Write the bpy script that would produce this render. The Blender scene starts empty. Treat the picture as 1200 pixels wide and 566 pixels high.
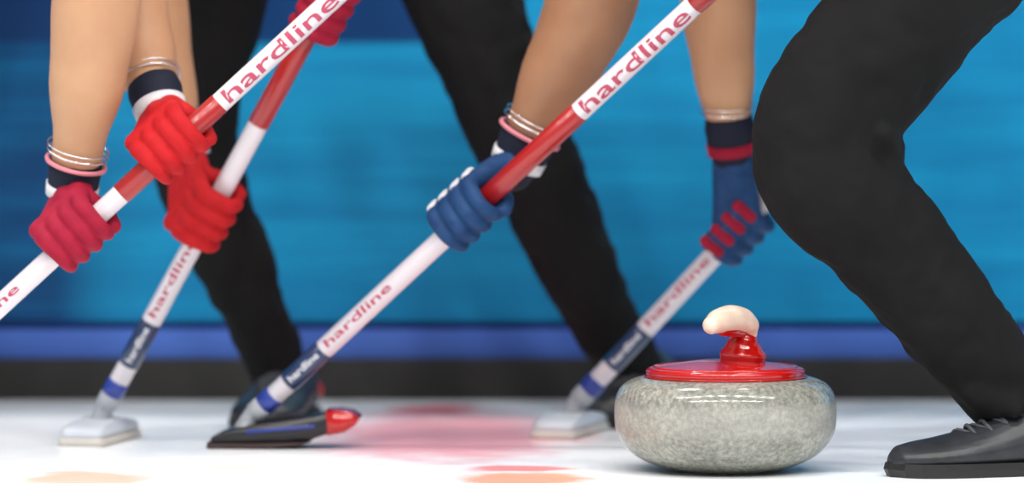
import bpy, bmesh, math, random
from mathutils import Vector, Matrix, Quaternion
random.seed(4)
C = bpy.context.scene.collection
sc = bpy.context.scene
PI = math.pi

# ------------------------------------------------------------------ camera
F = 7296.0                       # focal length in pixels of a 1200 px wide frame
CAM = Vector((0.0, -8.0, 0.70))
PITCH = math.atan(369.0 / F)
cam = bpy.data.cameras.new('camera'); cam_o = bpy.data.objects.new('camera', cam); C.objects.link(cam_o)
cam.sensor_width = 36.0; cam.lens = 36.0 * F / 1200.0
cam_o.location = CAM; cam_o.rotation_euler = (PI / 2 - PITCH, 0, 0)
cam.clip_end = 200
cam.dof.use_dof = True; cam.dof.focus_distance = 7.95; cam.dof.aperture_fstop = 2.0
sc.camera = cam_o
FW = Vector((0, math.cos(PITCH), -math.sin(PITCH))); UP = Vector((0, math.sin(PITCH), math.cos(PITCH)))

def pt(px, py, Y):
    d = Vector((1, 0, 0)) * ((px - 600) / F) + UP * ((283 - py) / F) + FW
    return CAM + d * ((Y + 8.0) / d.y)
def m(px, Y): return px * (8.0 + Y) / F

# ------------------------------------------------------------------ materials
def mat(name, col, rough=0.6, metal=0.0, noise=None, bump=None, coat=0.0, sheen=0.0, spec=None, sss=0.0):
    mt = bpy.data.materials.new(name); mt.use_nodes = True
    nt = mt.node_tree; b = nt.nodes['Principled BSDF']
    b.inputs['Roughness'].default_value = rough; b.inputs['Metallic'].default_value = metal
    b.inputs['Coat Weight'].default_value = coat; b.inputs['Sheen Weight'].default_value = sheen
    if spec is not None: b.inputs['Specular IOR Level'].default_value = spec
    if sss:
        b.inputs['Subsurface Weight'].default_value = sss
        b.inputs['Subsurface Radius'].default_value = (0.02, 0.008, 0.004); b.inputs['Subsurface Scale'].default_value = 1.0
    tc = nt.nodes.new('ShaderNodeTexCoord')
    if noise:
        scale, col2, lo, hi = noise
        n = nt.nodes.new('ShaderNodeTexNoise'); n.inputs['Scale'].default_value = scale; n.inputs['Detail'].default_value = 4
        nt.links.new(tc.outputs['Object'], n.inputs['Vector'])
        r = nt.nodes.new('ShaderNodeValToRGB')
        r.color_ramp.elements[0].position = lo; r.color_ramp.elements[0].color = (*col, 1)
        r.color_ramp.elements[1].position = hi; r.color_ramp.elements[1].color = (*col2, 1)
        nt.links.new(n.outputs['Fac'], r.inputs['Fac']); nt.links.new(r.outputs['Color'], b.inputs['Base Color'])
    else:
        b.inputs['Base Color'].default_value = (*col, 1)
    if bump:
        scale, strength, dist = bump
        n2 = nt.nodes.new('ShaderNodeTexNoise'); n2.inputs['Scale'].default_value = scale; n2.inputs['Detail'].default_value = 5
        nt.links.new(tc.outputs['Object'], n2.inputs['Vector'])
        bp = nt.nodes.new('ShaderNodeBump'); bp.inputs['Strength'].default_value = strength; bp.inputs['Distance'].default_value = dist
        nt.links.new(n2.outputs['Fac'], bp.inputs['Height']); nt.links.new(bp.outputs['Normal'], b.inputs['Normal'])
    return mt

M = {}
M['skin'] = mat('skin', (0.45, 0.235, 0.125), 0.58, noise=(14, (0.50, 0.275, 0.15), 0.35, 0.65), bump=(160, 0.12, 0.001), sss=0.08)
M['tan_skin'] = mat('tan_skin', (0.27, 0.125, 0.062), 0.58, noise=(14, (0.32, 0.155, 0.08), 0.35, 0.65), bump=(160, 0.12, 0.001), sss=0.06)
M['hair'] = mat('dark_hair', (0.02, 0.012, 0.008), 0.6, bump=(200, 0.5, 0.002))
M['trousers'] = mat('black_trousers', (0.0075, 0.0075, 0.0078), 0.85, noise=(9, (0.010, 0.010, 0.0104), 0.35, 0.65), bump=(420, 0.25, 0.0006), spec=0.12)
M['shirt'] = mat('red_shirt', (0.55, 0.02, 0.03), 0.7, bump=(300, 0.2, 0.0006))
M['red'] = mat('red_glove', (0.40, 0.007, 0.010), 0.7, spec=0.2, noise=(60, (0.46, 0.010, 0.014), 0.35, 0.65), bump=(350, 0.35, 0.0008))
M['crimson'] = mat('crimson_glove', (0.27, 0.006, 0.028), 0.7, spec=0.2, noise=(60, (0.32, 0.009, 0.032), 0.35, 0.65), bump=(350, 0.35, 0.0008))
M['navy'] = mat('navy_glove', (0.008, 0.038, 0.12), 0.6, spec=0.2, noise=(60, (0.014, 0.055, 0.155), 0.35, 0.65), bump=(350, 0.35, 0.0008))
M['cuff'] = mat('dark_cuff', (0.010, 0.013, 0.028), 0.7, spec=0.2, bump=(350, 0.3, 0.0008))
M['white_cloth'] = mat('white_cloth', (0.62, 0.62, 0.64), 0.6, bump=(350, 0.3, 0.0008))
M['pink_band'] = mat('pink_band', (0.62, 0.20, 0.24), 0.5)
M['silver'] = mat('silver_metal', (0.75, 0.75, 0.76), 0.2, metal=1.0)
M['shoe'] = mat('black_shoe', (0.014, 0.015, 0.018), 0.42, noise=(30, (0.024, 0.027, 0.033), 0.4, 0.7), bump=(140, 0.25, 0.001))
M['sole'] = mat('rubber_sole', (0.008, 0.008, 0.008), 0.5, bump=(90, 0.3, 0.001))
M['lace'] = mat('grey_lace', (0.05, 0.055, 0.065), 0.7)
M['shaft'] = mat('white_shaft', (0.66, 0.62, 0.66), 0.3, coat=0.4)
M['shaft_red'] = mat('red_shaft', (0.34, 0.007, 0.008), 0.32, coat=0.4)
M['shaft_navy'] = mat('navy_shaft', (0.012, 0.03, 0.09), 0.3, coat=0.4)
M['shaft_blue'] = mat('blue_ring', (0.012, 0.035, 0.26), 0.35, coat=0.3)
M['grey_plastic'] = mat('grey_plastic', (0.35, 0.37, 0.40), 0.35)
M['black_plastic'] = mat('black_plastic', (0.012, 0.012, 0.014), 0.35, bump=(120, 0.1, 0.0006))
M['pale_plastic'] = mat('pale_plastic', (0.56, 0.60, 0.66), 0.4)
M['pad'] = mat('brush_fabric', (0.55, 0.52, 0.48), 0.9, bump=(500, 0.5, 0.001))
M['dark_pad'] = mat('dark_brush_fabric', (0.05, 0.03, 0.03), 0.9, bump=(500, 0.5, 0.001))
M['letter_red'] = mat('red_lettering', (0.42, 0.05, 0.10), 0.4)
M['letter_white'] = mat('white_lettering', (0.7, 0.7, 0.75), 0.4)
M['letter_blue'] = mat('blue_lettering', (0.05, 0.07, 0.25), 0.4)
M['cap_red'] = mat('glossy_red_plastic', (0.44, 0.006, 0.005), 0.14, coat=0.5)
M['grip'] = mat('cream_plastic', (0.74, 0.52, 0.40), 0.35, noise=(40, (0.80, 0.62, 0.50), 0.4, 0.6), coat=0.2)

def granite():
    mt = bpy.data.materials.new('granite'); mt.use_nodes = True; nt = mt.node_tree; L = nt.links.new
    b = nt.nodes['Principled BSDF']; tc = nt.nodes.new('ShaderNodeTexCoord')
    n = nt.nodes.new('ShaderNodeTexNoise'); n.inputs['Scale'].default_value = 150; n.inputs['Detail'].default_value = 6; n.inputs['Roughness'].default_value = 0.7
    L(tc.outputs['Object'], n.inputs['Vector'])
    r = nt.nodes.new('ShaderNodeValToRGB'); e = r.color_ramp.elements
    e[0].position = 0.36; e[0].color = (0.155, 0.158, 0.132, 1); e[1].position = 0.66; e[1].color = (0.37, 0.365, 0.32, 1)
    x = e.new(0.5); x.color = (0.245, 0.245, 0.21, 1)
    L(n.outputs['Fac'], r.inputs['Fac'])
    # broad veining
    n3 = nt.nodes.new('ShaderNodeTexNoise'); n3.inputs['Scale'].default_value = 16; n3.inputs['Detail'].default_value = 5
    mp = nt.nodes.new('ShaderNodeMapping'); mp.inputs['Scale'].default_value = (1, 1, 2.2)
    L(tc.outputs['Object'], mp.inputs['Vector']); L(mp.outputs['Vector'], n3.inputs['Vector'])
    r3 = nt.nodes.new('ShaderNodeMapRange'); r3.inputs[1].default_value = 0.3; r3.inputs[2].default_value = 0.7
    r3.inputs[3].default_value = 0.78; r3.inputs[4].default_value = 1.22
    L(n3.outputs['Fac'], r3.inputs[0])
    mul = nt.nodes.new('ShaderNodeMixRGB'); mul.blend_type = 'MULTIPLY'; mul.inputs[0].default_value = 1
    L(r.outputs['Color'], mul.inputs[1]); L(r3.outputs[0], mul.inputs[2])
    # ground striking band round the widest part: paler and matt
    sep = nt.nodes.new('ShaderNodeSeparateXYZ'); L(tc.outputs['Object'], sep.inputs[0])
    band = nt.nodes.new('ShaderNodeValToRGB'); be = band.color_ramp.elements
    be[0].position = 0.044; be[0].color = (0, 0, 0, 1); be[1].position = 0.060; be[1].color = (1, 1, 1, 1)
    q = be.new(0.084); q.color = (1, 1, 1, 1); q = be.new(0.098); q.color = (0, 0, 0, 1)
    L(sep.outputs['Z'], band.inputs['Fac'])
    mix = nt.nodes.new('ShaderNodeMixRGB'); mix.inputs[2].default_value = (0.47, 0.46, 0.43, 1)
    f = nt.nodes.new('ShaderNodeMath'); f.operation = 'MULTIPLY'; f.inputs[1].default_value = 0.30
    L(band.outputs['Color'], f.inputs[0]); L(f.outputs[0], mix.inputs[0]); L(mul.outputs[0], mix.inputs[1])
    L(mix.outputs[0], b.inputs['Base Color'])
    ro = nt.nodes.new('ShaderNodeMapRange'); ro.inputs[3].default_value = 0.12; ro.inputs[4].default_value = 0.5
    L(band.outputs['Color'], ro.inputs[0]); L(ro.outputs[0], b.inputs['Roughness'])
    bp = nt.nodes.new('ShaderNodeBump'); bp.inputs['Strength'].default_value = 0.12; bp.inputs['Distance'].default_value = 0.0005
    L(n.outputs['Fac'], bp.inputs['Height']); L(bp.outputs['Normal'], b.inputs['Normal'])
    return mt
M['granite'] = granite()

def ice_material():
    mt = bpy.data.materials.new('painted_ice'); mt.use_nodes = True; nt = mt.node_tree; L = nt.links.new
    b = nt.nodes['Principled BSDF']; tc = nt.nodes.new('ShaderNodeTexCoord')
    n = nt.nodes.new('ShaderNodeTexNoise'); n.inputs['Scale'].default_value = 1.3; n.inputs['Detail'].default_value = 3
    L(tc.outputs['Object'], n.inputs['Vector'])
    r = nt.nodes.new('ShaderNodeValToRGB'); r.color_ramp.elements[0].color = (0.90, 0.94, 0.96, 1); r.color_ramp.elements[1].color = (0.94, 0.955, 0.96, 1)
    r.color_ramp.elements[0].position = 0.3; r.color_ramp.elements[1].position = 0.7
    L(n.outputs['Fac'], r.inputs['Fac'])
    cur = r.outputs['Color']
    wob = nt.nodes.new('ShaderNodeTexNoise'); wob.inputs['Scale'].default_value = 14; wob.inputs['Detail'].default_value = 3
    L(tc.outputs['Object'], wob.inputs['Vector'])
    # marks painted into the ice: (x, y, half length, half depth, colour, strength)
    c1 = pt(515, 505, 0.6); marks = []
    def g(px, py): 
        d = Vector((1, 0, 0)) * ((px - 600) / F) + UP * ((283 - py) / F) + FW
        return CAM + d * (-CAM.z / d.z)
    for px, py, hx, hy, col, st in ((525, 510, 0.20, 0.50, (0.93, 0.30, 0.34), 0.8), (512, 480, 0.075, 0.12, (0.80, 0.03, 0.05), 0.75),
                                    (618, 561, 0.100, 0.130, (0.95, 0.30, 0.10), 0.8), (606, 549, 0.085, 0.055, (0.90, 0.10, 0.08), 0.75),
                                    (100, 561, 0.100, 0.130, (0.97, 0.50, 0.30), 0.8), (300, 547, 0.10, 0.06, (0.97, 0.80, 0.55), 0.4)):
        p = g(px, py)
        mp = nt.nodes.new('ShaderNodeMapping'); mp.vector_type = 'POINT'
        mp.inputs['Location'].default_value = (-p.x / hx, -p.y / hy, 0); mp.inputs['Scale'].default_value = (1 / hx, 1 / hy, 0)
        L(tc.outputs['Object'], mp.inputs['Vector'])
        ln = nt.nodes.new('ShaderNodeVectorMath'); ln.operation = 'LENGTH'; L(mp.outputs['Vector'], ln.inputs[0])
        ad = nt.nodes.new('ShaderNodeMath'); ad.operation = 'ADD'; L(ln.outputs['Value'], ad.inputs[0]); L(wob.outputs['Fac'], ad.inputs[1])
        mr = nt.nodes.new('ShaderNodeMapRange'); mr.interpolation_type = 'SMOOTHSTEP'
        mr.inputs[1].default_value = 1.0; mr.inputs[2].default_value = 1.6; mr.inputs[3].default_value = st; mr.inputs[4].default_value = 0
        L(ad.outputs[0], mr.inputs[0])
        mx = nt.nodes.new('ShaderNodeMixRGB'); mx.inputs[2].default_value = (*col, 1); L(mr.outputs[0], mx.inputs[0]); L(cur, mx.inputs[1]); cur = mx.outputs[0]
    L(cur, b.inputs['Base Color'])
    b.inputs['Roughness'].default_value = 0.3; b.inputs['Specular IOR Level'].default_value = 0.4
    pb = nt.nodes.new('ShaderNodeTexVoronoi'); pb.inputs['Scale'].default_value = 150; L(tc.outputs['Object'], pb.inputs['Vector'])
    bp = nt.nodes.new('ShaderNodeBump'); bp.inputs['Strength'].default_value = 0.35; bp.inputs['Distance'].default_value = 0.001
    L(pb.outputs['Distance'], bp.inputs['Height']); L(bp.outputs['Normal'], b.inputs['Normal'])
    return mt
M['ice'] = ice_material()

def board_material():
    """Printed side board: light blue field, navy block along the top left, deeper blue end panel, faint printed streaks."""
    mt = bpy.data.materials.new('printed_board'); mt.use_nodes = True; nt = mt.node_tree; L = nt.links.new
    b = nt.nodes['Principled BSDF']; tc = nt.nodes.new('ShaderNodeTexCoord'); sep = nt.nodes.new('ShaderNodeSeparateXYZ')
    L(tc.outputs['Object'], sep.inputs[0])
    mp = nt.nodes.new('ShaderNodeMapping'); mp.inputs['Scale'].default_value = (0.9, 1, 14); L(tc.outputs['Object'], mp.inputs['Vector'])
    n = nt.nodes.new('ShaderNodeTexNoise'); n.inputs['Scale'].default_value = 2.0; n.inputs['Detail'].default_value = 4; L(mp.outputs['Vector'], n.inputs['Vector'])
    r = nt.nodes.new('ShaderNodeValToRGB'); e = r.color_ramp.elements
    e[0].position = 0.38; e[0].color = (0.004, 0.265, 0.55, 1); e[1].position = 0.66; e[1].color = (0.006, 0.35, 0.66, 1)
    L(n.outputs['Fac'], r.inputs['Fac'])
    deep = nt.nodes.new('ShaderNodeValToRGB'); d = deep.color_ramp.elements
    d[0].position = 0.40; d[0].color = (0.001, 0.080, 0.25, 1); d[1].position = 0.66; d[1].color = (0.002, 0.165, 0.41, 1)
    L(n.outputs['Fac'], deep.inputs['Fac'])
    def step(sock, at, w, up=True):
        q = nt.nodes.new('ShaderNodeMapRange'); q.interpolation_type = 'SMOOTHSTEP'
        q.inputs[1].default_value = at - w; q.inputs[2].default_value = at + w
        if not up: q.inputs[3].default_value = 1; q.inputs[4].default_value = 0
        L(sock, q.inputs[0]); return q.outputs[0]
    def mul(a, c):
        q = nt.nodes.new('ShaderNodeMath'); q.operation = 'MULTIPLY'; L(a, q.inputs[0]); L(c, q.inputs[1]); return q.outputs[0]
    # end panel on the left
    mx = nt.nodes.new('ShaderNodeMixRGB'); L(step(sep.outputs['X'], pt(95, 200, 1.19).x, 0.05, False), mx.inputs[0]); L(r.outputs['Color'], mx.inputs[1]); L(deep.outputs['Color'], mx.inputs[2])
    # navy block along the top
    top = mul(step(sep.outputs['Z'], pt(0, 50, 1.19).z, 0.004), step(sep.outputs['X'], pt(560, 50, 1.19).x, 0.01, False))
    m2 = nt.nodes.new('ShaderNodeMixRGB'); L(top, m2.inputs[0]); L(mx.outputs[0], m2.inputs[1]); m2.inputs[2].default_value = (0.001, 0.050, 0.19, 1)
    L(m2.outputs[0], b.inputs['Base Color']); b.inputs['Roughness'].default_value = 0.5; b.inputs['Specular IOR Level'].default_value = 0.25
    return mt
M['board'] = board_material()
M['violet'] = mat('violet_strip', (0.075, 0.175, 0.62), 0.6, noise=(3, (0.095, 0.205, 0.68), 0.35, 0.65), spec=0.2)
M['navy_line'] = mat('navy_joint', (0.004, 0.028, 0.15), 0.6, spec=0.2)
M['foam'] = mat('black_foam', (0.034, 0.034, 0.033), 0.8, noise=(5, (0.044, 0.042, 0.040), 0.35, 0.65), bump=(200, 0.3, 0.001), spec=0.25)

# ------------------------------------------------------------------ mesh helpers
def link(name, me, material, parent=None, smooth=True):
    o = bpy.data.objects.new(name, me); C.objects.link(o)
    if material is not None and not me.materials: me.materials.append(material)
    if parent: o.parent = parent
    if smooth:
        for p in me.polygons: p.use_smooth = True
    return o
def obj(name, bm, material, parent=None, smooth=True):
    me = bpy.data.meshes.new(name); bmesh.ops.recalc_face_normals(bm, faces=bm.faces); bm.to_mesh(me); bm.free()
    return link(name, me, material, parent, smooth)
def tag(o, label=None, cat=None, group=None, kind=None):
    if label: o['label'] = label
    if cat: o['category'] = cat
    if group: o['group'] = group
    if kind: o['kind'] = kind
    return o
def empty(name, loc=(0, 0, 0)):
    o = bpy.data.objects.new(name, None); C.objects.link(o); o.location = loc; o.empty_display_size = 0.05; return o

def spline(P, R, n=6):
    if len(P) < 3: n = 6
    out, rr = [], []
    for i in range(len(P) - 1):
        p0 = P[max(i - 1, 0)]; p1 = P[i]; p2 = P[i + 1]; p3 = P[min(i + 2, len(P) - 1)]
        for k in range(n):
            t = k / n
            out.append(0.5 * ((2 * p1) + (p2 - p0) * t + (2 * p0 - 5 * p1 + 4 * p2 - p3) * t * t + (3 * p1 - p0 - 3 * p2 + p3) * t ** 3))
            s = t * t * (3 - 2 * t); rr.append(R[i] * (1 - s) + R[i + 1] * s)
    out.append(P[-1]); rr.append(R[-1]); return out, rr

def tube(bm, P, R, n=20, sub=6, cap='round', flat=1.0, flatdir=None):
    P = [Vector(p) for p in P]
    if not isinstance(R, (list, tuple)): R = [R] * len(P)
    if sub: P, R = spline(P, R, sub)
    rings = []
    T = [(P[min(i + 1, len(P) - 1)] - P[max(i - 1, 0)]).normalized() for i in range(len(P))]
    ref = flatdir or (Vector((0, 1, 0)) if abs(T[0].y) < 0.8 else Vector((1, 0, 0)))
    pts = []
    if cap == 'round':
        for k in (0.02, 0.35, 0.7, 0.92): pts.append((P[0] - T[0] * R[0] * math.sqrt(1 - k * k), R[0] * k, T[0]))
    for p, r, t in zip(P, R, T): pts.append((p, r, t))
    if cap == 'round':
        for k in (0.92, 0.7, 0.35, 0.02): pts.append((P[-1] + T[-1] * R[-1] * math.sqrt(1 - k * k), R[-1] * k, T[-1]))
    for p, r, t in pts:
        u = (ref - t * ref.dot(t)).normalized(); v = t.cross(u); ref = u
        rings.append([bm.verts.new(p + (u * math.cos(a) * flat + v * math.sin(a)) * r) for a in [2 * PI * i / n for i in range(n)]])
    for a, b in zip(rings, rings[1:]):
        for i in range(n): bm.faces.new((a[i], a[(i + 1) % n], b[(i + 1) % n], b[i]))
    if cap:
        bm.faces.new(list(reversed(rings[0]))); bm.faces.new(rings[-1])
    return bm

def lathe(bm, prof, n=96, at=(0, 0, 0)):
    at = Vector(at); rings = []
    for r, z in prof:
        if r < 1e-6: rings.append([bm.verts.new(at + Vector((0, 0, z)))])
        else: rings.append([bm.verts.new(at + Vector((r * math.cos(2 * PI * i / n), r * math.sin(2 * PI * i / n), z))) for i in range(n)])
    for a, b in zip(rings, rings[1:]):
        for i in range(n):
            j = (i + 1) % n
            if len(a) == 1: bm.faces.new((a[0], b[j], b[i]))
            elif len(b) == 1: bm.faces.new((a[i], a[j], b[0]))
            else: bm.faces.new((a[i], a[j], b[j], b[i]))
    return bm
def smooth_profile(P, n=5):
    V = [Vector((r, z, 0)) for r, z in P]; out, _ = spline(V, [0] * len(V), n); return [(max(v.x, 0), v.y) for v in out]

def box(bm, a, b, bev=0.0, seg=3):
    a = Vector(a); b = Vector(b)
    r = bmesh.ops.create_cube(bm, size=1.0)
    for v in r['verts']: v.co = Vector(((a.x + b.x) / 2 + v.co.x * (b.x - a.x), (a.y + b.y) / 2 + v.co.y * (b.y - a.y), (a.z + b.z) / 2 + v.co.z * (b.z - a.z)))
    if bev:
        es = list({e for v in r['verts'] for e in v.link_edges}); bmesh.ops.bevel(bm, geom=es, offset=bev, segments=seg, affect='EDGES', profile=0.5)
    return bm

def bake(bm, voxel, smooth=4, wrinkle=None, dec=None):
    me = bpy.data.meshes.new('tmp'); bmesh.ops.recalc_face_normals(bm, faces=bm.faces); bm.to_mesh(me); bm.free()
    o = bpy.data.objects.new('tmp', me); C.objects.link(o)
    r = o.modifiers.new('r', 'REMESH'); r.mode = 'VOXEL'; r.voxel_size = voxel; r.use_smooth_shade = True
    s = o.modifiers.new('s', 'SMOOTH'); s.factor = 0.5; s.iterations = smooth
    if wrinkle:
        size, strength = wrinkle
        tx = bpy.data.textures.new('folds', 'MARBLE'); tx.noise_scale = size; tx.turbulence = 7; tx.noise_depth = 2
        d = o.modifiers.new('d', 'DISPLACE'); d.texture = tx; d.strength = strength; d.mid_level = 0.5; d.texture_coords = 'LOCAL'
        s2 = o.modifiers.new('s2', 'SMOOTH'); s2.factor = 0.5; s2.iterations = 3
    dg = bpy.context.evaluated_depsgraph_get(); dg.update()
    out = bpy.data.meshes.new_from_object(o.evaluated_get(dg)); out.materials.clear()
    bpy.data.objects.remove(o); bpy.data.meshes.remove(me)
    return out

# ------------------------------------------------------------------ setting
DB = 1.19
kz = pt(0, 421, DB).z; vz = pt(0, 386, DB + 0.02).z; lz = pt(0, 378, DB + 0.025).z
bm = bmesh.new(); s = bmesh.ops.create_grid(bm, x_segments=1, y_segments=1, size=1)
for v in bm.verts: v.co = Vector((v.co.x * 14, -9 + (v.co.y + 1) * 7.5, 0))
ice = tag(obj('floor', bm, M['ice'], smooth=False), 'white pebbled curling ice with faint pink and orange painted marks', 'ice', kind='structure')
bm = bmesh.new(); box(bm, (-14, DB, -0.01), (14, DB + 0.09, kz), 0.006)
tag(obj('trim_1', bm, M['foam']), 'low black foam bumper along the edge of the ice', 'bumper', kind='structure')
bm = bmesh.new(); box(bm, (-14, DB + 0.02, kz - 0.01), (14, DB + 0.10, vz), 0.003)
tag(obj('trim_2', bm, M['violet']), 'violet blue strip above the black bumper', 'strip', kind='structure')
bm = bmesh.new(); box(bm, (-14, DB + 0.025, vz - 0.002), (14, DB + 0.10, lz), 0.001)
tag(obj('trim_3', bm, M['navy_line']), 'thin navy joint under the blue side board', 'strip', kind='structure')
bm = bmesh.new(); box(bm, (-14, DB + 0.03, lz), (14, DB + 0.07, 1.05), 0.003)
tag(obj('wall_back', bm, M['board'], smooth=False), 'blue printed side board with navy block along its top left', 'side board', kind='structure')

# ------------------------------------------------------------------ curling stone
sb = pt(850, 551, 0.0); SX = sb.x
stone = tag(empty('curling_stone', (SX, 0, 0)), 'grey granite curling stone with glossy red cap and cream gooseneck handle', 'curling stone')
prof = [(0.0, 0.007), (0.045, 0.006), (0.058, 0.003), (0.063, 0.0), (0.070, 0.001), (0.093, 0.008), (0.117, 0.020), (0.133, 0.036), (0.1408, 0.052), (0.1428, 0.066), (0.1428, 0.084),
        (0.1400, 0.099), (0.132, 0.1105), (0.120, 0.1175), (0.105, 0.1210), (0.085, 0.122), (0.0, 0.122)]
obj('granite_body', lathe(bmesh.new(), smooth_profile(prof, 4)), M['granite'], stone)
cap = [(0.0, 0.1215), (0.098, 0.1215), (0.1015, 0.1235), (0.1025, 0.127), (0.1015, 0.1305), (0.097, 0.133), (0.080, 0.1355), (0.055, 0.1395), (0.030, 0.1425), (0.0, 0.1435)]
cp = obj('cap', lathe(bmesh.new(), smooth_profile(cap, 4)), M['cap_red'], stone); cp['label'] = 'glossy red domed cap'
# raised rim line of small studs on the cap
bm = bmesh.new(); lathe(bm, [(0.0885, 0.1335), (0.0905, 0.1352), (0.0930, 0.1350), (0.0935, 0.1330)], 96)
rim = obj('rim_ring', bm, M['cap_red'], cp)
# gooseneck: neck rises from the hub, the grip reaches to the left and a little towards the camera
def L(px, py, Y): p = pt(px, py, Y); return Vector((p.x - SX, p.y, p.z))
bm = bmesh.new(); tube(bm, [L(871, 415, 0.0), L(872, 405, 0.0), L(874, 396, 0.0), L(876, 388, 0.0), L(875, 377, -0.004)], [0.031, 0.0235, 0.0160, 0.0120, 0.0095], 24, 6)
nk = link('neck', bake(bm, 0.0016, 4), M['cap_red'], stone)
bm = bmesh.new(); tube(bm, [L(881, 391, -0.004), L(878, 381, -0.008), L(869, 375, -0.016), L(856, 373, -0.032), L(843, 376, -0.05), L(834, 381, -0.064)], [0.0075, 0.0130, 0.0162, 0.0172, 0.0158, 0.0120], 24, 6)
gp = link('grip', bake(bm, 0.0016, 4), M['grip'], stone); gp['label'] = 'cream gooseneck grip'
bm = bmesh.new(); tube(bm, [L(872, 389, -0.004), L(860, 388, -0.026), L(846, 388, -0.046)], [0.0085, 0.0085, 0.0065], 20, 5)
ul = link('grip_underside', bake(bm, 0.0016, 3), M['cap_red'], stone)

# ------------------------------------------------------------------ brooms
def text_mesh(body, size):
    cu = bpy.data.curves.new('t', 'FONT'); cu.body = body; cu.size = size; cu.align_x = 'LEFT'; cu.resolution_u = 3; cu.offset = size * 0.012
    o = bpy.data.objects.new('t', cu); C.objects.link(o)
    dg = bpy.context.evaluated_depsgraph_get(); dg.update()
    me = bpy.data.meshes.new_from_object(o.evaluated_get(dg)); bpy.data.objects.remove(o); bpy.data.curves.remove(cu)
    b = bmesh.new(); b.from_mesh(me); bpy.data.meshes.remove(me)
    bmesh.ops.triangulate(b, faces=b.faces)
    bmesh.ops.subdivide_edges(b, edges=[e for e in b.edges if e.calc_length() > size * 0.25], cuts=2)
    return b
def lettering(parent, body, s0, length, height, r, phi0, material, name='lettering'):
    b = text_mesh(body, 1.0)
    xs = [v.co.x for v in b.verts]; ys = [v.co.y for v in b.verts]
    x0, x1, y0, y1 = min(xs), max(xs), min(ys), max(ys)
    for v in b.verts:
        s = s0 + (v.co.x - x0) / (x1 - x0) * length
        h = ((v.co.y - y0) / (y1 - y0) - 0.5) * height
        # shaft runs up local z; front faces local -y; text reads upwards, its top towards -x
        a = phi0 + h / r
        v.co = Vector((-r * math.sin(a), -r * math.cos(a), s))
    return obj(name, b, material, parent, smooth=False)

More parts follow.
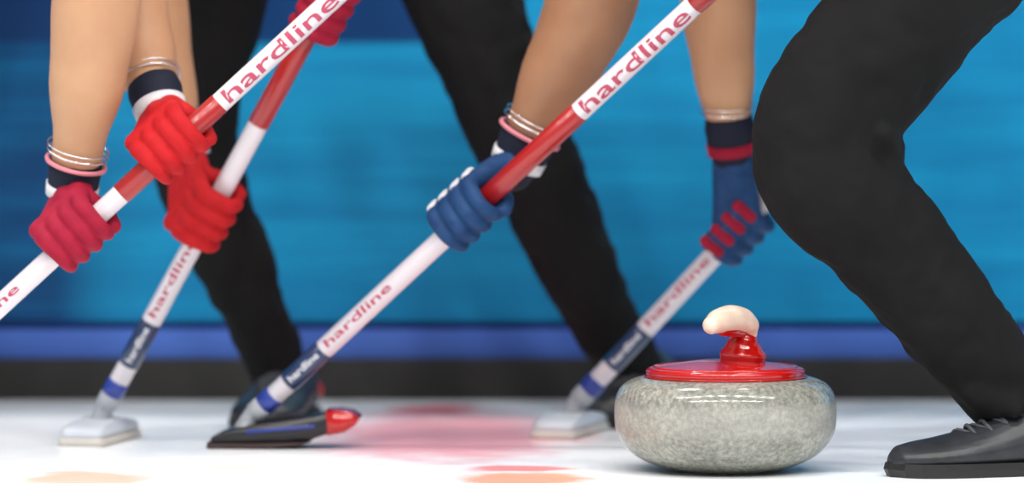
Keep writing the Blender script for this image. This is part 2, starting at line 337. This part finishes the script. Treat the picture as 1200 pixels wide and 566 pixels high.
SR = 0.0138
def broom(base, through, label, headstyle, headdir, group='curling brooms'):
    z = (through - base).normalized()
    front = (CAM - base); y = -(front - z * front.dot(z)).normalized(); x = y.cross(z)
    R = Matrix((x, y, z)).transposed()
    e = tag(empty('curling_broom', base), label, 'broom', group)
    e.rotation_mode = 'QUATERNION'; e.rotation_quaternion = R.to_quaternion()
    def seg(name, s0, s1, r, mt, bev=0.0008):
        b = bmesh.new(); lathe(b, [(0, s0), (r - bev, s0), (r, s0 + bev), (r, s1 - bev), (r - bev, s1), (0, s1)], 40)
        return obj(name, b, mt, e)
    seg('ferrule', 0.018, 0.038, 0.0150, M['grey_plastic'])
    seg('blue_collar', 0.036, 0.058, 0.0152, M['shaft_blue'])
    sh = seg('shaft', 0.030, 1.16, SR, M['shaft'])
    seg('navy_sleeve', 0.085, 0.155, SR + 0.0009, M['shaft_navy'])
    rs = seg('red_sleeve', 0.47, 0.645, SR + 0.0008, M['shaft_red']); rs['label'] = 'red grip sleeve'
    seg('upper_red_sleeve', 0.86, 1.14, SR + 0.0008, M['shaft_red'])
    seg('end_cap', 1.14, 1.165, SR + 0.0022, M['black_plastic'], 0.003)
    lettering(sh, 'hardline', 0.655, 0.195, 0.022, SR + 0.0005, 0, M['letter_red'])
    lettering(sh, 'hardline', 0.165, 0.125, 0.012, SR + 0.0005, 0.25, M['letter_red'])
    lettering(sh, 'hardline', 0.093, 0.055, 0.010, SR + 0.0013, 0.1, M['letter_white'])
    # brush head, level on the ice: long axis h, short axis w
    h = Vector((headdir[0], headdir[1], 0)).normalized(); w = Vector((-h.y, h.x, 0)); inv = R.inverted()
    zb = base.z
    def prism(bm, prof, half, bev):
        rings = []
        offs = [(-1, 0.80), (-0.86, 0.97), (-0.6, 1.0), (0.6, 1.0), (0.86, 0.97), (1, 0.80)]
        cx = sum(p[0] for p in prof) / len(prof); cz = sum(p[1] for p in prof) / len(prof)
        for o_, k in offs:
            rings.append([bm.verts.new(inv @ (h * (cx + (px - cx) * (1 - (1 - k) * 0.35)) + w * (o_ * half) + Vector((0, 0, cz + (pz - cz) * k - zb)))) for px, pz in prof])
        for a, b_ in zip(rings, rings[1:]):
            for i in range(len(prof)):
                j = (i + 1) % len(prof); bm.faces.new((a[i], a[j], b_[j], b_[i]))
        bm.faces.new(rings[0]); bm.faces.new(list(reversed(rings[-1])))
    dark = headstyle == 'dark'
    hm = M['black_plastic'] if dark else M['pale_plastic']
    if dark:   # boat-shaped shell that sweeps up towards its red end
        top = [(-0.045, 0.014), (-0.03, 0.022), (0.0, 0.030), (0.03, 0.036), (0.07, 0.042), (0.10, 0.047), (0.118, 0.050)]
        bot = [(0.118, 0.022), (0.09, 0.012), (0.05, 0.0075), (0.0, 0.006), (-0.045, 0.006)]
        b = bmesh.new(); prism(b, top + bot, 0.033, 0.004); hd = obj('brush_head', b, hm, e)
        hd['label'] = 'black upswept brush head'
        b = bmesh.new(); prism(b, [(0.110, 0.0515), (0.128, 0.053), (0.146, 0.050), (0.155, 0.042), (0.150, 0.032), (0.135, 0.022), (0.112, 0.018)], 0.034, 0.004)
        t = obj('end_bumper', b, M['cap_red'], hd); t['label'] = 'red end bumper'
        b = bmesh.new(); prism(b, [(0.0, 0.019), (0.05, 0.024), (0.100, 0.029), (0.100, 0.0345), (0.05, 0.030), (0.0, 0.025)], 0.0342, 0.001)
        t = obj('side_stripe', b, M['shaft_blue'], hd); t['label'] = 'blue side stripe'
        b = bmesh.new(); prism(b, [(-0.05, 0.0), (0.03, 0.0), (0.075, 0.004), (0.09, 0.010), (0.05, 0.0085), (0, 0.0075), (-0.05, 0.0075)], 0.036, 0.001)
        obj('brush_pad', b, M['dark_pad'], hd)
    else:
        b = bmesh.new(); prism(b, [(-0.085, 0.010), (-0.088, 0.018), (-0.07, 0.026), (-0.03, 0.031), (0.03, 0.031), (0.07, 0.026), (0.088, 0.018), (0.085, 0.010)], 0.030, 0.004); hd = obj('brush_head', b, hm, e)
        hd['label'] = 'pale grey brush head'
        b = bmesh.new(); prism(b, [(-0.088, 0.0), (-0.09, 0.006), (-0.085, 0.0115), (0.085, 0.0115), (0.09, 0.006), (0.088, 0.0)], 0.033, 0.001)
        obj('brush_pad', b, M['pad'], hd)
    # swivel joint between head and shaft
    b = bmesh.new()
    j0 = inv @ Vector((0, 0, 0.024 - zb)); tube(b, [j0, Vector((0, 0, 0.012)), Vector((0, 0, 0.026))], [0.016, 0.0125, 0.013], 20, 4)
    tube(b, [inv @ (w * -0.018 + Vector((0, 0, 0.028 - zb))), inv @ (w * 0.018 + Vector((0, 0, 0.028 - zb)))], 0.008, 16, 0)
    obj('swivel_joint', b, M['grey_plastic'], hd)
    return e, base, z

BZ = 0.034
def ground_base(px, Y, py):   # joint of the head a little above the ice
    p = pt(px, py, Y); p.z = BZ; return p
B1 = broom(ground_base(-168, 0.10, 540), pt(215, 160, 0.10), 'curling broom running out of the left edge, held by two red gloves', 'pale', (0.2, 1))
B2 = broom(ground_base(117, 0.45, 512), pt(238, 265, 0.38), 'steep white curling broom nearest the left edge whose tip meets the ice', 'pale', (0.25, 1))
B3 = broom(ground_base(288, 0.36, 520), pt(820, 0, 0.10), 'long slanting curling broom with black brush head and red bumper', 'dark', (1, -0.06))
B4 = broom(ground_base(668, 0.57, 505), pt(862, 272, 0.51), 'curling broom slanting down just left of the granite stone', 'pale', (0.3, 1))
def on(B, px, py):
    """point of the broom's axis nearest to the sight line through a pixel"""
    _, b, z = B; d = (pt(px, py, 0) - CAM).normalized(); w0 = b - CAM
    a_, b_, c_, d_, e_ = z.dot(z), z.dot(d), d.dot(d), z.dot(w0), d.dot(w0)
    t = (b_ * e_ - c_ * d_) / (a_ * c_ - b_ * b_); return b + z * t

# ------------------------------------------------------------------ people
def glove(parent, Cc, axis, W, elbow, side, flip, material, cuffmat, patch=None, ar=lambda d: 0.03):
    a = axis.normalized() * flip                     # index finger towards +a
    u = (W - Cc); u = (u - a * u.dot(a)).normalized(); v = a.cross(u) * side
    b = bmesh.new(); Rr = 0.0255; ks = []
    fr = [0.0098, 0.0102, 0.0098, 0.0086]; ex = [0.0, 6, 2, -14]
    for i, t in enumerate((0.033, 0.0112, -0.0108, -0.0315)):
        P = []
        for ph in (18, 88, 150, 212 + ex[i]):
            q = math.radians(ph); P.append(Cc + a * t + (v * math.cos(q) - u * math.sin(q)) * (Rr + 0.0015 * (ph < 100)))
        K = Cc + a * t * 1.02 + v * 0.0290 + u * 0.006; ks.append(K)
        tube(b, [K, P[0] + v * 0.001, P[1], P[2], P[3]], [0.0125, 0.0118, fr[i] + 0.0006, fr[i], fr[i] - 0.0012], 16, 5)
        Wk = W + (K - W) * 0.08 + a * t * 0.35
        tube(b, [Wk, (Wk + K) / 2 + v * 0.003, K], [0.019, 0.0150, 0.0125], 16, 4)
    for k0, k1 in zip(ks, ks[1:]): tube(b, [k0 + u * 0.02, k1 + u * 0.02], 0.0125, 12, 0)
    # thumb: leaves the side of the palm near its base and closes over the shaft
    b0 = W + (ks[0] - W) * 0.30 + a * 0.010
    tube(b, [b0, Cc + u * 0.040 + v * 0.006 + a * 0.040, Cc + u * 0.026 - v * 0.018 + a * 0.046, Cc - u * 0.002 - v * 0.027 + a * 0.044], [0.018, 0.0145, 0.0118, 0.0105], 16, 6)
    # heel of the hand
    tube(b, [W, W + (ks[1] - W) * 0.5], [0.026, 0.022], 18, 3)
    g = link('glove', bake(b, 0.0022, 4), material, parent)
    f = (elbow - W).normalized()
    b = bmesh.new(); tube(b, [W - f * 0.012, W + f * 0.010, W + f * 0.034], [0.0285, ar(0.010) + 0.0045, ar(0.034) + 0.004], 28, 5)
    cuff = link('cuff', bake(b, 0.0025, 3), cuffmat, g)
    if patch:                                        # padded panel over the knuckles
        b = bmesh.new()
        for i in range(4):
            tube(b, [ks[i] + v * 0.0075 + u * 0.004, ks[i] + v * 0.0065 + u * 0.028], [0.0085, 0.0085], 12, 0)
        link('knuckle_pad', bake(b, 0.0018, 3), patch, g)
    # strap across the back of the wrist
    b = bmesh.new(); tube(b, [W - f * 0.004, W + f * 0.012], [ar(0) + 0.0062, ar(0.012) + 0.0062], 28, 0, cap='flat')
    obj('wrist_strap', b, patch or M['white_cloth'], g)
    return g

def torus(bm, c, n, R, r, k=48):
    n = n.normalized(); u = n.orthogonal().normalized(); v = n.cross(u); rings = []
    for i in range(k):
        t = 2 * PI * i / k; d = u * math.cos(t) + v * math.sin(t)
        rings.append([bm.verts.new(c + d * (R + r * math.cos(s)) + n * r * math.sin(s)) for s in [2 * PI * j / 8 for j in range(8)]])
    for i in range(k):
        a, b = rings[i], rings[(i + 1) % k]
        for j in range(8): bm.faces.new((a[j], a[(j + 1) % 8], b[(j + 1) % 8], b[j]))

def shoe(parent, toe, heel, red_heel=False):
    toe = Vector((toe.x, toe.y, 0)); heel = Vector((heel.x, heel.y, 0)); Lg = (toe - heel).length
    f = (toe - heel).normalized(); s = Vector((-f.y, f.x, 0)); k = Lg / 0.295
    def P(x, y, z): return heel + f * x * k + s * y + Vector((0, 0, z))
    # x, half width, top height
    st = [(0.000, 0.018, 0.060), (0.008, 0.030, 0.088), (0.03, 0.037, 0.098), (0.07, 0.040, 0.100), (0.105, 0.041, 0.096), (0.135, 0.043, 0.082), (0.165, 0.046, 0.068), (0.20, 0.050, 0.057), (0.235, 0.049, 0.049), (0.265, 0.043, 0.044), (0.285, 0.030, 0.039), (0.295, 0.012, 0.028)]
    n = 24; b = bmesh.new(); rings = []
    for x, hw, tp in st:
        ring = []
        for i in range(n):
            a = 2 * PI * i / n; cy, cz = math.cos(a), math.sin(a)
            y = hw * abs(cy) ** 0.8 * (1 if cy >= 0 else -1) * (1 - 0.38 * max(cz, 0) ** 1.5)
            z = 0.012 + (tp - 0.012) * (0.38 + (0.62 * max(cz, 0) ** 0.9 if cz > 0 else -0.38 * abs(cz) ** 0.45))
            ring.append(b.verts.new(P(x, y, z)))
        rings.append(ring)
    for p, q in zip(rings, rings[1:]):
        for i in range(n): b.faces.new((p[i], p[(i + 1) % n], q[(i + 1) % n], q[i]))
    b.faces.new(rings[0]); b.faces.new(list(reversed(rings[-1])))
    up = link('shoe', bake(b, 0.003, 3), M['shoe'], parent)
    b = bmesh.new(); lo, hi, hi2 = [], [], []
    out = [(x, hw + 0.003) for x, hw, _ in st]; out = [(-0.004, 0.014)] + out + [(0.300, 0.008)]
    loop = [(x, w) for x, w in out] + [(x, -w) for x, w in reversed(out)]
    for z, arr, kx in ((0.0, lo, 0.97), (0.010, hi, 1.0), (0.018, hi2, 0.985)):
        for x, w in loop: arr.append(b.verts.new(P(0.148 + (x - 0.148) * kx, w * kx, z)))
    for A, B_ in ((lo, hi), (hi, hi2)):
        for i in range(len(loop)): j = (i + 1) % len(loop); b.faces.new((A[i], A[j], B_[j], B_[i]))
    b.faces.new(list(reversed(lo))); b.faces.new(hi2)
    obj('sole', b, M['sole'], up, smooth=False)
    b = bmesh.new()
    for i, x in enumerate((0.125, 0.145, 0.165, 0.185)):
        h0 = [0.0885, 0.0775, 0.068, 0.062][i]
        tube(b, [P(x, -0.024, h0 - 0.010), P(x + 0.006, 0, h0 + 0.0015), P(x, 0.024, h0 - 0.010)], 0.0028, 8, 4)
        tube(b, [P(x, 0.024, h0 - 0.010), P(x + 0.018, -0.002, h0 - 0.004), P(x + 0.02, -0.024, h0 - 0.015)], 0.0024, 8, 4)
    obj('laces', b, M['lace'], up)
    if red_heel:
        b = bmesh.new(); tube(b, [P(0.004, -0.024, 0.04), P(-0.008, 0, 0.045), P(0.004, 0.024, 0.04)], [0.014, 0.018, 0.014], 16, 4)
        link('heel_patch', bake(b, 0.003, 3), M['cap_red'], up)['label'] = 'red heel patch'
    return up

def chain(L_): return [pt(a, b, c) for a, b, c, w in L_], [m(w, c) / 2 for a, b, c, w in L_]

def person(label, pelvis, chest, head, arms, legs, shoes, skin='skin', folds=()):
    """arms: (chain, grip centre, broom, side, flip, glove material, cuff material, patch, bangles)"""
    pv, ch, hd = pt(*pelvis), pt(*chest), pt(*head)
    base = Vector((pv.x, pv.y, 0))
    root = tag(empty('person', base), label, 'person')
    inv = Matrix.Translation(-base)
    kids = []
    b = bmesh.new(); mid = (pv + ch) / 2 + Vector((0, 0, 0.03))
    nk = ch + (hd - ch) * 0.45; fd = (ch - pv).normalized(); side = fd.cross(Vector((0, 0, 1))).normalized()
    tube(b, [pv, mid, ch], [0.125, 0.115, 0.135], 24, 6)
    tube(b, [ch, nk, ch + (hd - ch) * 0.75], [0.075, 0.056, 0.055], 20, 5)
    # head: cranium, jaw, nose, ears
    face = Vector((fd.x, fd.y, 0)).normalized() * 0.75 + Vector((0, 0, -0.6)); face.normalize(); upv = side.cross(face).normalized()
    if upv.z < 0: upv = -upv
    tube(b, [hd - face * 0.02, hd + face * 0.02], [0.088, 0.080], 24, 0)
    tube(b, [hd + face * 0.03 + upv * 0.02, hd + face * 0.035 - upv * 0.07], [0.066, 0.046], 20, 0)
    tube(b, [hd + face * 0.092 + upv * 0.012, hd + face * 0.112 - upv * 0.022], [0.009, 0.014], 12, 0)
    tube(b, [hd + face * 0.078 - upv * 0.056 - side * 0.02, hd + face * 0.078 - upv * 0.056 + side * 0.02], 0.009, 12, 0)
    for s in (-1, 1):
        tube(b, [hd + side * s * 0.084 - upv * 0.022, hd + side * s * 0.090 + upv * 0.022], 0.013, 12, 0)
        tube(b, [hd + face * 0.080 + side * s * 0.031 + upv * 0.014, hd + face * 0.084 + side * s * 0.030 + upv * 0.014], 0.012, 12, 0)
    for chn, *_ in arms:
        P, R = chain(chn)
        tube(b, [ch, P[0]], [0.11, R[0]], 20, 0)
        tube(b, P, R, 28, 6)
        tube(b, [P[-1], P[-1] + (P[-1] - P[-2]).normalized() * 0.01], [R[-1], R[-1] * 0.9], 20, 0)
    for lg in legs:
        P, R = chain(lg); tube(b, [pv, P[0]], [0.11, R[0] * 0.85], 20, 0); tube(b, P, [r * 0.72 for r in R], 20, 6)
    me = bake(b, 0.007, 5); kids.append(link('body', me, M[skin], root))
    b = bmesh.new(); tube(b, [hd - face * 0.040 + upv * 0.018, hd + face * 0.012 + upv * 0.034], [0.090, 0.078], 24, 0)
    tube(b, [hd - face * 0.05 - upv * 0.03, hd - face * 0.045 + upv * 0.02], [0.074, 0.080], 20, 0)
    kids.append(link('hair', bake(b, 0.006, 4), M['hair'], root))
    # shirt
    b = bmesh.new(); tube(b, [pv + (ch - pv) * 0.02, mid, ch], [0.162, 0.150, 0.158], 24, 6)
    for chn, *_ in arms:
        P, R = chain(chn); tube(b, [ch, P[0]], [0.128, R[0] + 0.014], 20, 0); tube(b, [P[0], P[0] + (P[1] - P[0]) * 0.8], [R[0] + 0.013, R[1] + 0.014], 24, 5, cap='flat')
    kids.append(link('shirt', bake(b, 0.009, 4), M['shirt'], root))
    # trousers
    b = bmesh.new(); tube(b, [pv - (ch - pv) * 0.02, pv + (ch - pv) * 0.10], [0.150, 0.140], 24, 3)
    for lg in legs:
        P, R = chain(lg); tube(b, [pv, P[0]], [0.145, R[0]], 24, 4); tube(b, P, R, 36, 8, cap='flat')
    for F_ in folds: P, R = chain(F_); tube(b, P, R, 16, 4)
    kids.append(link('trousers', bake(b, 0.006, 3, wrinkle=(0.055, 0.0075)), M['trousers'], root))
    for toe, heel, red in shoes: kids.append(shoe(root, toe, heel, red))
    for chn, grip, B, sd, fl, gm, cm, pm, bangles in arms:
        P, R = chain(chn); c = on(B, *grip)
        dl = (P[-2] - P[-1]).length; ar = lambda d: R[-1] + (R[-2] - R[-1]) * min(1, (d / dl) ** 1.0) * 1.1
        g = glove(root, c, B[2], P[-1], P[-2], sd, fl, gm, cm, pm, ar); kids.append(g)
        f = (P[-2] - P[-1]).normalized()
        for dist, rad, mt, nm in bangles:
            b = bmesh.new(); q = P[-1] + f * dist
            torus(b, q, (f + Vector((0.10, 0.0, 0.12))), ar(dist) + 0.006, rad)
            kids.append(obj(nm, b, mt, root))
    for o in kids: o.matrix_parent_inverse = inv
    return root

BANG = [(0.042, 0.0032, M['pink_band'], 'wristband'), (0.056, 0.0014, M['silver'], 'bracelet'), (0.064, 0.0011, M['silver'], 'bracelet')]
def foot(px, Y): return pt(px, 500, Y)

# leftmost sweeper in front: both gloves on the broom at the left edge; legs are the two black legs left of centre
person('leftmost sweeper in black trousers, both bare forearms down to red gloves on one broom',
       (365, -320, 0.76), (200, -515, 0.40), (60, -595, 0.28),
       [([(120, -440, 0.22, 130), (125, -290, 0.16, 108), (122, -120, 0.12, 98), (113, 0, 0.12, 106), (103, 90, 0.13, 92), (92, 170, 0.15, 62), (84, 226, 0.17, 50)], (97, 285), B1, 1, 1, M['crimson'], M['cuff'], None, BANG),
        ([(185, -450, 0.50, 130), (150, -290, 0.40, 108), (128, -120, 0.30, 98), (142, -10, 0.26, 106), (164, 60, 0.23, 86), (181, 105, 0.20, 58), (189, 132, 0.18, 50)], (207, 180), B1, 1, 1, M['red'], M['cuff'], None, BANG[1:])],
       [[(290, -270, 0.74, 190), (262, -120, 0.70, 165), (240, 0, 0.68, 140), (222, 120, 0.66, 114), (228, 190, 0.66, 104), (262, 280, 0.70, 96), (300, 370, 0.74, 80), (328, 445, 0.77, 68)],
        [(440, -270, 0.74, 190), (500, -120, 0.70, 165), (546, 0, 0.68, 134), (588, 110, 0.66, 116), (628, 200, 0.68, 110), (668, 290, 0.72, 96), (712, 380, 0.77, 80), (748, 445, 0.82, 68)]],
       [(foot(300, 0.60), foot(350, 0.86), True), (foot(705, 0.66), foot(778, 0.90), False)])
# sweeper behind: only the glove on the steep broom, its upper glove and part of the forearm show
person('sweeper mostly hidden at the left whose red glove grips the steep broom low down',
       (-140, -330, 0.92), (20, -490, 0.90), (110, -600, 0.82),
       [([(85, -445, 0.80, 122), (118, -300, 0.66, 104), (160, -120, 0.48, 90), (178, 0, 0.46, 84), (196, 90, 0.45, 66), (210, 150, 0.44, 52), (218, 182, 0.44, 46)], (241, 252), B2, 1, 1, M['red'], M['cuff'], None, BANG[1:]),
        ([(50, -440, 0.76, 112), (110, -320, 0.62, 98), (195, -215, 0.54, 88), (300, -135, 0.46, 84), (370, -90, 0.41, 62), (397, -66, 0.39, 48)], (368, 4), B2, -1, 1, M['crimson'], M['cuff'], None, [])],
       [[(-210, -270, 0.92, 180), (-230, -80, 0.88, 150), (-250, 90, 0.86, 115), (-240, 260, 0.90, 95), (-230, 430, 0.96, 68)],
        [(-90, -270, 0.92, 180), (-120, -80, 0.90, 150), (-150, 90, 0.86, 115), (-135, 260, 0.90, 95), (-125, 430, 0.96, 68)]],
       [(foot(-230, 0.74), foot(-225, 1.03), False), (foot(-120, 0.74), foot(-118, 1.03), False)])
# sweeper at the right: big bent leg, gloved hand on the long slanting broom
person('sweeper at the right in black trousers, knee deeply bent, one bare forearm reaching left',
       (1290, -290, 0.12), (960, -440, 0.16), (740, -560, 0.10),
       [([(800, -400, 0.30, 130), (765, -260, 0.28, 108), (722, -110, 0.27, 98), (694, 0, 0.27, 108), (658, 80, 0.28, 92), (624, 150, 0.29, 64), (606, 190, 0.30, 52)], (556, 262), B3, 1, 1, M['navy'], M['cuff'], M['white_cloth'], BANG),
        ([(930, -420, 0.0, 130), (912, -335, -0.03, 106), (890, -260, -0.03, 92), (874, -212, -0.01, 84), (865, -175, 0.02, 60), (862, -155, 0.035, 50)], (898, -75), B3, 1, 1, M['navy'], M['cuff'], M['white_cloth'], [])],
       [[(1240, -220, 0.02, 215), (1150, -95, -0.01, 196), (1036, 48, -0.03, 170), (975, 130, -0.05, 164), (966, 196, -0.06, 160), (1036, 282, -0.05, 142), (1106, 366, -0.04, 124), (1160, 432, -0.03, 106), (1186, 474, -0.02, 92)],
        [(1400, -220, 0.24, 200), (1440, -60, 0.20, 170), (1440, 110, 0.16, 140), (1450, 280, 0.2, 115), (1470, 440, 0.24, 86)]],
       [(foot(1042, -0.09), foot(1298, -0.02), False), (foot(1370, 0.20), foot(1530, 0.40), False)],
       'tan_skin', [[(1036, 158, -0.12, 24), (1044, 176, -0.05, 30), (1038, 200, 0.03, 26)], [(1010, 150, -0.115, 18), (1035, 168, -0.10, 22), (1046, 190, -0.04, 24)],
       [(1128, 440, -0.05, 30), (1142, 458, -0.07, 34), (1180, 470, -0.07, 34)], [(1135, 462, -0.03, 26), (1150, 470, -0.06, 26), (1190, 480, -0.08, 26)]])
# sweeper behind the stone
person('sweeper behind the bent knee, forearm straight down to a navy glove above the stone',
       (1230, -330, 0.72), (960, -500, 0.70), (800, -600, 0.60),
       [([(862, -450, 0.62, 125), (850, -290, 0.56, 104), (842, -120, 0.50, 92), (842, 0, 0.47, 90), (848, 80, 0.46, 74), (854, 140, 0.465, 54), (858, 176, 0.475, 47)], (862, 268), B4, 1, 1, M['navy'], M['cuff'], M['crimson'], BANG[1:]),
        ([(1010, -470, 0.60, 120), (1035, -330, 0.50, 100), (1040, -160, 0.40, 90), (1020, -60, 0.38, 78), (1005, 10, 0.36, 54), (997, 42, 0.36, 47)], (965, 140), B4, 1, 1, M['navy'], M['cuff'], M['crimson'], [])],
       [[(1190, -250, 0.74, 170), (1110, -100, 0.70, 140), (1040, 40, 0.68, 120), (990, 160, 0.66, 110), (1040, 260, 0.68, 96), (1110, 360, 0.72, 80), (1180, 440, 0.76, 66)],
        [(1310, -250, 0.74, 180), (1340, -80, 0.70, 150), (1360, 90, 0.66, 115), (1350, 260, 0.70, 95), (1345, 430, 0.76, 68)]],
       [(foot(1205, 0.58), foot(1188, 0.86), False), (foot(1360, 0.58), foot(1350, 0.86), False)])

# ------------------------------------------------------------------ light: rows of arena lamps high above, pale hall around
def lamp(x, y, z, sx, sy, power, aim, col=(1, 0.98, 0.95)):
    l = bpy.data.lights.new('ceiling_lamp', 'AREA'); l.shape = 'RECTANGLE'; l.size = sx; l.size_y = sy; l.energy = power; l.color = col
    o = bpy.data.objects.new('ceiling_lamp', l); C.objects.link(o); o.location = (x, y, z)
    o.rotation_euler = (Vector(aim) - Vector((x, y, z))).to_track_quat('-Z', 'Y').to_euler()
for k in range(9):
    x = -6.4 + 1.6 * k
    lamp(x, -7.5, 7.5, 0.45, 0.30, 105, (x * 0.2, 0, 0.3))
    lamp(x, -3.0, 8.0, 0.45, 0.30, 85, (x * 0.3, 0, 0.1))
for x in (-5.5, -1.8, 1.8, 5.5): lamp(x, 3.5, 8.0, 1.2, 0.45, 140, (x * 0.3, 0.4, 0))
w = bpy.data.worlds.new('hall'); sc.world = w; w.use_nodes = True
nt = w.node_tree; bg = nt.nodes['Background']; bg.inputs['Color'].default_value = (0.93, 0.96, 1.0, 1); bg.inputs['Strength'].default_value = 0.42

sc.view_settings.view_transform = 'Standard'; sc.view_settings.look = 'None'
sc.view_settings.exposure = 0.0; sc.view_settings.gamma = 1.0; sc.view_settings.use_curve_mapping = False
